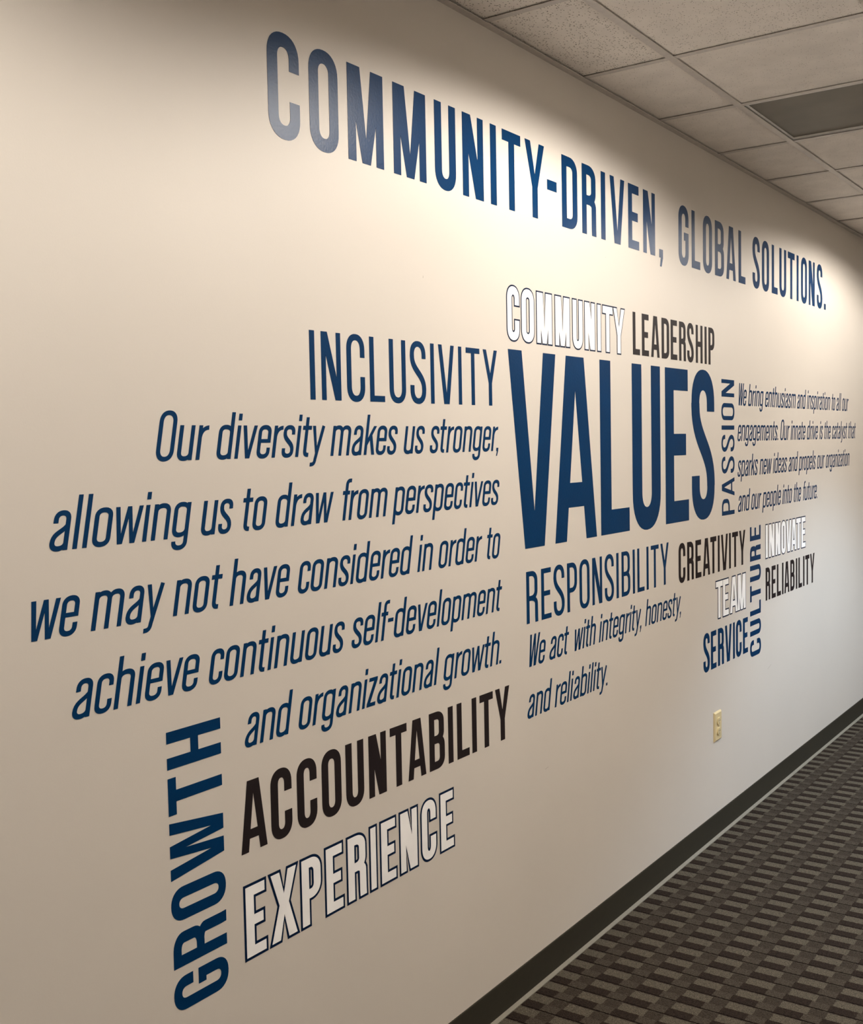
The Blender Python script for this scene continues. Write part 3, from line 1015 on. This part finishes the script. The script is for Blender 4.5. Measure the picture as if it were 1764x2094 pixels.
italic_line('navy italic line "We bring enthusiasm and inspiration to all our"', sh([('We', 4.7423, 4.8455), ('bring', 4.8770, 5.0725), ('enthusiasm', 5.1069, 5.5694), ('and', 5.5997, 5.7339), ('inspiration', 5.7705, 6.1884), ('to', 6.2209, 6.2903), ('all', 6.3209, 6.4070), ('our', 6.4412, 6.5667)], SL*0.0467), 0.1467, PG)
italic_line('navy italic line "engagements. Our innate drive is the catalyst that"', sh([('engagements.', 4.7467, 5.3108), ('Our', 5.3428, 5.4779), ('innate', 5.5082, 5.7444), ('drive', 5.7792, 5.9682), ('is', 6.0072, 6.0593), ('the', 6.0899, 6.2125), ('catalyst', 6.2485, 6.5494), ('that', 6.5797, 6.7378)], -SL*0.0085), -0.0085, PG)
italic_line('navy italic line "sparks new ideas and propels our organization"', sh([('sparks', 4.7578, 5.0171), ('new', 5.0523, 5.2143), ('ideas', 5.2454, 5.4502), ('and', 5.4819, 5.6202), ('propels', 5.6540, 5.9383), ('our', 5.9735, 6.1047), ('organization', 6.1379, 6.6170)], -SL*0.0635), -0.1635, PG)
italic_line('navy italic line "and our people into the future." above INNOVATE', sh([('and', 4.7716, 4.9139), ('our', 4.9456, 5.0732), ('people', 5.1055, 5.3660), ('into', 5.3978, 5.5392), ('the', 5.5721, 5.6913), ('future.', 5.7301, 5.9872)], -SL*0.1180), -0.3178, PG)


# ------------------------------------------------------------------ power outlet
def chamfer_plate(w, h, t, c):
    """plate on the wall, centred, front at -t with a chamfered rim"""
    V = []
    for (hx, hz, y) in ((w/2, h/2, 0.0), (w/2, h/2, -t*0.35), (w/2-c, h/2-c, -t)):
        V += [(-hx, y, -hz), (hx, y, -hz), (hx, y, hz), (-hx, y, hz)]
    Fc = []
    for k in (0, 4):
        for i in range(4):
            j = (i+1) % 4
            Fc.append((k+i, k+j, k+4+j, k+4+i))
    Fc += [(8, 9, 10, 11), (3, 2, 1, 0)]
    return V, Fc


def prism(pts, y0, y1):
    n = len(pts)
    V = [(x, y0, z) for x, z in pts]+[(x, y1, z) for x, z in pts]
    Fc = [(i, (i+1) % n, n+(i+1) % n, n+i) for i in range(n)]+[tuple(range(n, 2*n)), tuple(range(n-1, -1, -1))]
    return V, Fc


ox, oz = 4.4815, CAM_Z-1.2045
out = empty('power_outlet', (ox, 0, oz), 'ivory double power outlet on the wall above the baseboard', 'outlet')
link_mesh('cover_plate', *chamfer_plate(0.082, 0.124, 0.0075, 0.0055), M_ivory, out)
for s_ in (1, -1):
    pts = []
    for i in range(28):
        t = 2*math.pi*i/28
        x = 0.0175*math.cos(t)
        z = max(-0.0145, min(0.0145, 0.0185*math.sin(t)))
        pts.append((x, z))
    rc = link_mesh('receptacle', *prism(pts, -0.0070, -0.0118), M_ivory, out, (0, 0, s_*0.0215))
    for sx, hh2 in ((-0.0065, 0.0042), (0.0065, 0.0036)):
        link_mesh('slot', *box_vf(sx-0.0011, sx+0.0011, -0.0121, -0.0113, 0.003-hh2, 0.003+hh2), M_slot, rc)
    gp = [(0.0024*math.cos(math.pi*2*i/12), -0.0085+0.0024*math.sin(math.pi*2*i/12)) for i in range(12)]
    link_mesh('ground_hole', *prism(gp, -0.0113, -0.0121), M_slot, rc)
sp_ = [(0.0030*math.cos(math.pi*2*i/14), 0.0030*math.sin(math.pi*2*i/14)) for i in range(14)]
link_mesh('screw', *prism(sp_, -0.0070, -0.0092), M_screw, out)

# small pencil scuffs on the wall paint
for (x, z, L, ang) in ((3.005, -1.012, 0.020, 0.15), (5.175, -1.075, 0.060, 0.25), (2.385, 0.435, 0.006, 1.4), (3.46, 0.62, 0.004, 0.3)):
    v, f = box_vf(-L/2, L/2, -0.0002, 0, -0.0005, 0.0005)
    o = link_mesh('scuff_mark', v, f, M_scuff, wl, (x, 0, zw(z)))
    o.rotation_euler = (0, -ang, 0)
